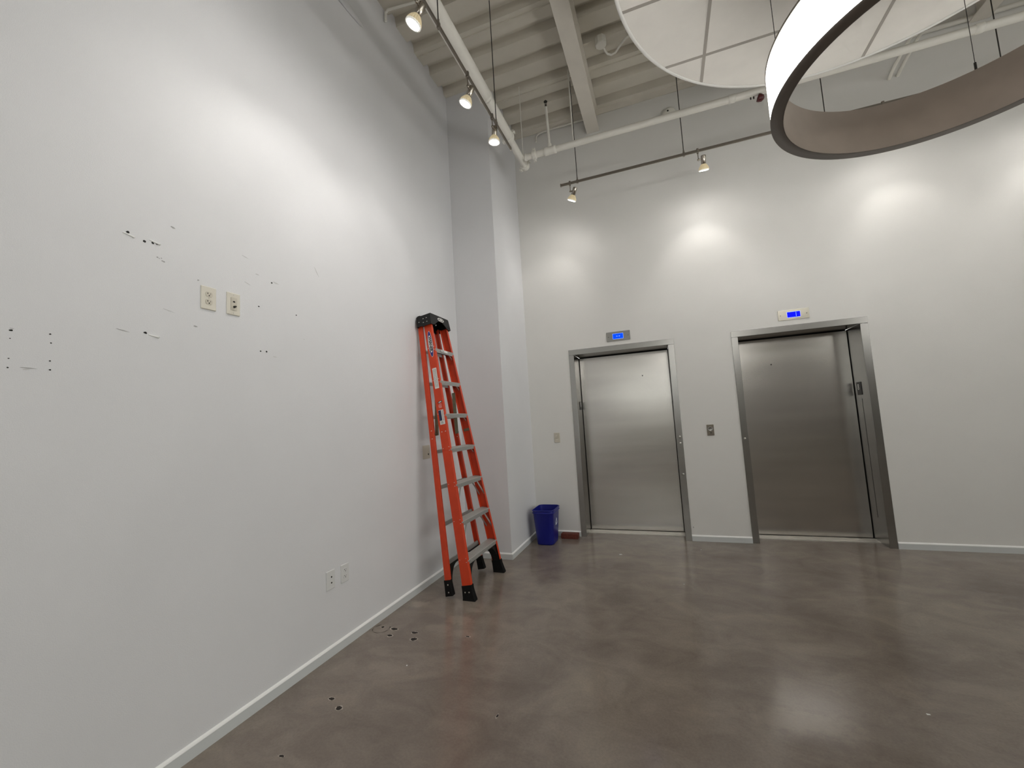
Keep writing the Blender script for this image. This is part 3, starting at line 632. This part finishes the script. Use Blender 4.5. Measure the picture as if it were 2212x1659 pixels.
tag(MB().cyl((2.2, BY-.03, 4.97), (RX-.02, BY-.03, 4.97), .022, 12).build('conduit', M['pipe']), 'straight white conduit along the back wall at the upper right', 'conduit')
for i, x in enumerate((2.385, 2.455)):
    q = MB().tube([(x, BY-.002, 4.60+.01*i), (x, BY-.05, 4.62), (x+.01, BY-.12, 4.66), (x+.02, 4.55, 4.72), (x+.025, 3.9, 4.76)], .016, 10)
    tag(q.build('conduit', M['pipe']), ['left of the two white conduits entering the back wall above the ring pendant', 'right of the two white conduits entering the back wall above the ring pendant'][i], 'conduit', 'conduits entering the back wall')
tag(MB().tube([(LX+.02, 2.95, CZ-.13), (LX+.02, 2.95, CZ-.05), (LX+.05, 2.95, CZ-.03), (LX+.35, 3.0, CZ-.02), (LX+.75, 3.02, CZ-.018)], .012, 8).build('conduit', M['pipe']), 'thin white conduit curving from the left wall top onto the roof deck', 'conduit')
t = thing('wall_sensor', 'round white sensor with a black dot on the back wall behind the branch pipe', 'sensor', (.335, BY, 4.90))
MB().lathe([(.075, 0), (.075, .012), (.064, .03), (.03, .042), (.0005, .044)], 32, basis((0, 0, 0), (1, 0, 0), (0, 0, 1))).build('dome', M['pipe'], t)
MB().lathe([(.010, .040), (.009, .047), (.0005, .048)], 14, basis((-.012, 0, .012), (1, 0, 0), (0, 0, 1))).build('sensor_eye', M['hole'], t)

# ---------------------------------------------------------------- the blue bin
t = thing('recycling_bin', 'blue plastic recycling bin with white arrows beside the left elevator', 'recycling bin', (-1.40, 4.765, 0))
def binr(w, d, r, z): return [(x, y, z) for x, y in rrect(w, d, r, 6)]
q = MB(); q.loft([binr(.185, .255, .05, .004), binr(.192, .262, .05, 0.0), binr(.196, .266, .05, .012), binr(.243, .33, .055, .352), binr(.247, .334, .055, .356)], smooth=True, cap=False)
q.add(binr(.185, .255, .05, .004), [tuple(reversed(range(28)))]); q.loft([binr(.241, .328, .052, .375), binr(.19, .26, .046, .010)], smooth=True, cap=False); q.add(binr(.19, .26, .046, .010), [tuple(range(28))])
b = q.build('body', M['bin'], t)
q = MB(); q.loft([binr(.243, .330, .055, .350), binr(.262, .349, .06, .351), binr(.262, .349, .06, .357), binr(.250, .337, .056, .360), binr(.250, .337, .056, .376), binr(.262, .349, .06, .379), binr(.262, .349, .06, .386), binr(.252, .339, .056, .389), binr(.241, .328, .052, .388), binr(.241, .328, .052, .374)], smooth=False, cap=False)
q.build('rim', M['bin'], t, bevel=.0015)
# recycling arrows on the +x face
Xf = basis((.1165, -.01, .235), (0, 1, 0), (.07, 0, .99))
q = MB()
for k in range(3):
    R = Matrix.Rotation(2*PI*k/3, 4, 'Z')
    A = [(-.040, -.030), (.012, -.030), (.012, -.041), (.034, -.021), (.012, -.002), (.012, -.014), (-.030, -.014)]
    q.prism(A, .0005, .0015, Xf @ R)
q.build('recycling_arrows', M['bin_mark'], t)
tag(MB().box((-1.279, 4.906, 0), (-1.079, 5.0, .057)).build('brick', M['brick'], bevel=.004), 'dark red brick lying against the baseboard between bin and elevator', 'brick')

# ---------------------------------------------------------------- the stepladder
th = math.radians(9.3); LC, LS = math.cos(th), math.sin(th)
lad = thing('stepladder', 'tall folded orange fibreglass stepladder leaning on the left wall', 'ladder', (-1.56, 3.445, 0))
lad.matrix_world = Matrix(((0, -LC, -LS, -1.56), (1, 0, 0, 3.445), (0, -LS, LC, 0), (0, 0, 0, 1)))
def hwf(z): return .335-(.335-.155)*z/2.4            # half width of the ladder at rail length z
def chan(sx, z, y0, dep, fl, wt=.004, taper=0):
    h = hwf(z); o = [(h, y0), (h, y0+dep), (h-fl, y0+dep), (h-fl, y0+dep-wt), (h-wt, y0+dep-wt), (h-wt, y0+wt), (h-fl, y0+wt), (h-fl, y0)]
    r = [(sx*x, y, z) for x, y in o]
    return r if sx < 0 else list(reversed(r))
def rear_y(z): return .192-(.192-.100)*z/2.4
for sx in (-1, 1):
    q = MB(); q.loft([chan(sx, .035, .0, .084, .030), chan(sx, 2.385, .004, .076, .028)]); q.build('front_rail', M['orange'], lad, bevel=.0015, seg=1)
for sx in (-1, 1):
    q = MB(); q.loft([chan(sx, .085, rear_y(.085), .052, .024), chan(sx, 2.40, rear_y(2.4), .044, .022)]); q.build('rear_rail', M['orange'], lad, bevel=.0012, seg=1)
# steps
al = math.radians(14); sc_, cc_ = math.sin(al), math.cos(al)
for k in range(1, 8):
    z = .305*k; w = hwf(z)-.006
    pr = [(-.002, -.036), (-.002, -.003), (.001, 0)]
    for g in range(6): a = .010+g*.0115; pr += [(a, 0), (a+.001, .0016), (a+.005, .0016), (a+.006, 0)]
    pr += [(.079, 0), (.082, -.003), (.082, -.024), (.079, -.024), (.079, -.0035), (.003, -.0035), (.003, -.036)]
    q = MB(); q.loft([[(x, a*cc_-b*sc_, z+a*sc_+b*cc_) for a, b in pr] for x in (-w, w)])
    st = q.build('step', M['alu'], lad)
    for sx in (-1, 1):
        r = MB()
        for dx in (.035, .062): r.lathe([(.004, 0), (.003, .0018)], 8, basis((sx*(w-dx), -.002, z-.015), (1, 0, 0), (0, 0, 1)))
        r.build('rivet', M['zinc'], st)
    if k >= 4 or k == 1:
        for sx in (-1, 1):
            if k == 1: continue
            q = MB(); q.tube([(sx*(w-.045), .03, z-.006), (sx*(w-.030), .03, z-.03), (sx*(hwf(z-.06)-.006), .03, z-.062)], .0045, 6); q.build('knee_bracket', M['alu'], lad)
    else:
        for sx in (-1, 1):
            for yy in (.015, .066):
                q = MB(); A = Vector((sx*(w-.115), yy, z-.008)); B = Vector((sx*(hwf(z-.17)-.008), yy, z-.165)); d = (B-A).normalized()
                q.box((-.009, -.0015, 0), (.009, .0015, (B-A).length), basis(A, (0, 0, 1) if False else (Vector((0, 1, 0)).cross(d)), (0, 1, 0)))
                q.build('knee_brace', M['alu'], lad)
    r = MB()
    for sx in (-1, 1):
        for yy, dz in ((.012, -.012), (.012, .018), (.07, .012)): r.lathe([(.0048, 0), (.0035, .0028)], 8, basis((sx*hwf(z+dz), yy, z+dz), (0, -sx, 0), (0, 0, 1)))
    r.build('rail_rivets', M['zinc'], lad)
# rear horizontals
for k in range(1, 8):
    z = .305*k+.0; w = hwf(z)-.005; y0 = rear_y(z)+.008
    q = MB(); q.box((-w, y0, z-.016), (w, y0+.003, z+.016)); q.box((-w, y0, z+.013), (w, y0+.020, z+.016)); q.build('rear_brace', M['alu'], lad)
# feet, black corner gussets
def foot(sx, y0, y1, zt, name, flare=.012):
    def sec(z, e, zz=None):
        h = hwf(max(z, 0)); a = [(h+.004+e*.3, y0-.004-e), (h+.004+e*.3, y1+.004+e*.4), (h-.036-e*.6, y1+.004+e*.4), (h-.036-e*.6, y0-.004-e)]
        r = [(sx*x, y, (y*math.tan(th) if zz else z)) for x, y in a]
        return r if sx > 0 else list(reversed(r))
    q = MB(); base = zt-.11
    rings = [sec(zt+.012, 0), sec(zt-.02, .0), sec(base+.035, flare*.6), sec(base+.010, flare)]
    if base < .03: rings += [sec(0, flare, True)]
    else: rings += [sec(base, flare*.9)]
    rings.reverse(); q.loft(rings); o = q.build(name, M['rubber'], lad, bevel=.003)
    r = MB()
    for a, b in ((.3, .4), (.72, .38)) if y0 < .05 else ((.4, .25), (.45, .78)):
        yy = y0+(y1-y0)*a; zz = base+.11*(1-b)+.005; r.lathe([(.006, 0), (.0045, .003)], 10, basis((sx*(hwf(zz)+.0055+flare*.16), yy, zz), (0, -sx, 0), (0, 0, 1)))
    r.build('rivet', M['zinc'], o)
for sx in (-1, 1): foot(sx, 0, .084, .11, 'foot')
for sx in (-1, 1): foot(sx, rear_y(.1), rear_y(.1)+.052, .165, 'rear_foot', .006)
for sx in (-1, 1):
    for y0, y1, z1, nm in ((.012, .072, .292, 'foot_gusset'), (rear_y(.2)+.006, rear_y(.2)+.046, .30, 'foot_gusset')):
        arc = []
        for i in range(9):
            a = PI/2*i/8; arc.append((.028+.125*(1-math.cos(a)), .09+(z1-.03-.09)*math.sin(a)))
        poly = [(.0, .06), (.026, .06)]+arc+[(.20, z1-.03), (.20, z1), (.0, z1)]
        ring0 = [(sx*(hwf(z)-.006-x), y0, z) for x, z in poly]; ring1 = [(sx*(hwf(z)-.006-x), y1, z) for x, z in poly]
        q = MB(); q.loft([ring0, ring1] if sx < 0 else [ring1, ring0]); q.build(nm, M['black'], lad)
# folded spreader bars
for sx in (-1, 1):
    q = MB(); x0 = sx*(hwf(1.72)-.045); x1 = sx*(hwf(1.36)-.045)
    q.loft([[(x0-.0015, .060, 1.75), (x0+.0015, .060, 1.75), (x0+.0015, .095, 1.75), (x0-.0015, .095, 1.75)], [(x1-.0015, .120, 1.36), (x1+.0015, .120, 1.36), (x1+.0015, .155, 1.36), (x1-.0015, .155, 1.36)]])
    q.cyl((x1-sx*.01, .137, 1.375), (x1+sx*.035, .137, 1.375), .005, 8); sp = q.build('spreader_bar', M['olive'], lad)
    q = MB(); q.box((sx*(hwf(1.38))-.010, .010, 1.365) if sx > 0 else (sx*hwf(1.38)+.006, .010, 1.365), (sx*(hwf(1.38))-.006, .080, 1.39) if sx > 0 else (sx*hwf(1.38)+.010, .080, 1.39)); q.build('spreader_bracket', M['olive'], lad)
    r = MB()
    for yy in (.022, .058): r.lathe([(.0065, 0), (.0045, .004)], 10, basis((sx*hwf(1.375), yy, 1.375), (0, -sx, 0), (0, 0, 1)))
    for zz in (1.335, 1.405): r.lathe([(.0065, 0), (.0045, .004)], 10, basis((sx*hwf(zz), rear_y(zz)+.022, zz), (0, -sx, 0), (0, 0, 1)))
    r.build('rail_rivets', M['zinc'], lad)
# top cap
cap = MB(); hw_t = .172; hw_b = .186; z0, z1 = 2.365, 2.472; yf, yb = -.012, .138
def capx(z): return hw_t+(hw_b-hw_t)*(z1-z)/(z1-z0)
arch = [(-capx(z0), z0), (-capx(z0)+.050, z0)]+[(-.112+.224*i/10, z0+.005+.050*math.sin(PI*i/10)) for i in range(11)]+[(capx(z0)-.050, z0), (capx(z0), z0), (hw_t, z1-.012), (hw_t-.010, z1), (-hw_t+.010, z1), (-hw_t, z1-.012)]
cap.loft([[(x, yf, z) for x, z in arch], [(x, yf+.006, z) for x, z in arch]])
cap.loft([[(x, yb-.006, z) for x, z in arch], [(x, yb, z) for x, z in arch]])
cap.box((-hw_t+.006, yf, z1-.008), (hw_t-.006, yb, z1)); cap.box((-.10, yf+.03, z1), (.10, yb-.03, z1+.004)); cap.box((-.165, yb-.04, z1), (-.15, yb-.01, z1+.006))
for sx in (-1, 1):
    so = [(yf, z1-.004), (yb-.02, z1-.004), (yb, z1-.03), (yb, z0+.015), (yb-.012, z0+.002), (.085, z0+.004), (.080, z0-.004), (yf+.006, z0-.002), (yf, z0+.01)]
    a = [(sx*(capx(z)), y, z) for y, z in so]; b_ = [(sx*(capx(z)-.006), y, z) for y, z in so]
    cap.loft([a, b_] if sx < 0 else [b_, a])
co = cap.build('top_cap', M['black'], lad, bevel=.002)
r = MB()
for sx in (-1, 1):
    for yy, zz in ((.028, 2.395), (.066, 2.395), (.030, 2.432), (.064, 2.432), (.112, 2.410)): r.lathe([(.0062, 0), (.0045, .003)], 10, basis((sx*capx(zz), yy, zz), (0, -sx, 0), (0, 0, 1)))
r.build('rivet', M['zinc'], co)
Xc = basis((.015, yf, 2.438), (1, 0, 0), (0, 0, 1))
q = MB(); q.prism(ellipse(.058, .019, 32), 0, .0008, Xc); lo = q.build('cap_logo', M['white_label'], co)
q = MB(); q.prism(ellipse(.045, .0125, 32), .0008, .0014, Xc); q.build('logo_field', M['black_print'], lo)
q = MB(); q.prism(ellipse(.030, .0065, 24), .0014, .0018, Xc); q.build('logo_bar', M['white_label'], lo)
# labels on the near front rail, reading downward
def rail_frame(z, y):
    d = Vector((-(hwf(z+.1)-hwf(z-.1)), 0, .2)).normalized()      # rail direction on the near (-x) side
    return basis((-hwf(z)-.0004, y, z), tuple(-d), (0, -1, 0))
X = rail_frame(2.185, .040)
q = MB(); q.prism(ellipse(.125, .0235, 40), 0, .0006, X); lo = q.build('maker_logo', M['white_label'], lad)
q = MB(); q.prism(ellipse(.121, .0205, 40), .0006, .0010, X); q.build('logo_field', M['blue_label'], lo)
q = MB(); q.prism(ellipse(.083, .0175, 40), .0010, .0014, X); q.build('logo_plate', M['white_label'], lo)
text('logo_lettering', 'WERNER', .034, X @ Matrix.Translation((0, 0, .0016)), M['black_print'], lo, .0003, 1.02, .0014)
X = rail_frame(1.860, .040)
q = MB(); q.prism(rrect(.190, .042, .004), 0, .0006, X); lb = q.build('notice_label', M['white_label'], lad)
q = MB()
for i in range(22):
    x = -.085+i*.0077
    for a, b in ((-.015, -.002), (.001, .015)): q.prism([(x, a+random.uniform(0, .004)), (x+.004, a), (x+.004, b-random.uniform(0, .004)), (x, b)], .0006, .0009, X)
q.build('label_print', M['grey_print'], lb)
X = rail_frame(1.60, .037)
q = MB(); q.prism(ellipse(.009, .024, 24), 0, .0006, X @ Matrix.Translation((-.040, .004, 0)) @ Matrix.Rotation(.2, 4, 'Z')); lo = q.build('maker_logo', M['black_print'], lad)
q = MB(); q.prism(ellipse(.0045, .016, 16), .0006, .001, X @ Matrix.Translation((-.040, .004, 0)) @ Matrix.Rotation(.2, 4, 'Z')); q.build('logo_bar', M['white_label'], lo)
q = MB()
for x, w_, o_ in ((-.024, .024, .004), (-.012, .034, .001), (-.001, .034, -.001), (.008, .030, .002)): q.prism(rrect(.007, w_, .002, cx=x, cy=o_), 0, .0007, X)
q.build('rating_print', M['pink_print'], lad)
X = rail_frame(1.505, .037)
q = MB(); q.prism(rrect(.130, .050, .002), 0, .0006, X); lb = q.build('spec_label', M['white_label'], lad)
q = MB(); q.prism([(-.062, -.025), (.030, -.025), (.030, .001), (-.062, .001)], .0006, .0010, X); q.build('navy_field', M['navy_label'], lb)
q = MB()
for i in range(14):
    x = -.058+i*.0062; q.prism([(x, .008), (x+.0035, .008), (x+.0035, .020), (x, .020)], .0006, .0009, X)
for i in range(9):
    q.prism([(.036+i*.0026, -.014), (.0375+i*.0026, -.014), (.0375+i*.0026, .010), (.036+i*.0026, .010)], .0006, .0009, X)
q.prism(ellipse(.005, .005, 12, .028, .014), .0006, .0010, X); q.build('label_print', M['grey_print'], lb)
# small sticker on the top step front
X = basis((-.02, -.0035, 2.135-.014), (1, 0, 0), (0, 0, 1))
q = MB(); q.prism(rrect(.12, .022, .002), 0, .0005, X); lb = q.build('step_sticker', M['white_label'], lad)
q = MB()
for i in range(5): q.prism([(-.055+i*.011, -.006), (-.047+i*.011, -.006), (-.047+i*.011, .006), (-.055+i*.011, .006)], .0005, .0008, X)
q.build('label_print', M['grey_print'], lb)
X = basis((hwf(.11)-.030, -.010, .075), (1, 0, 0), (0, 0, 1))
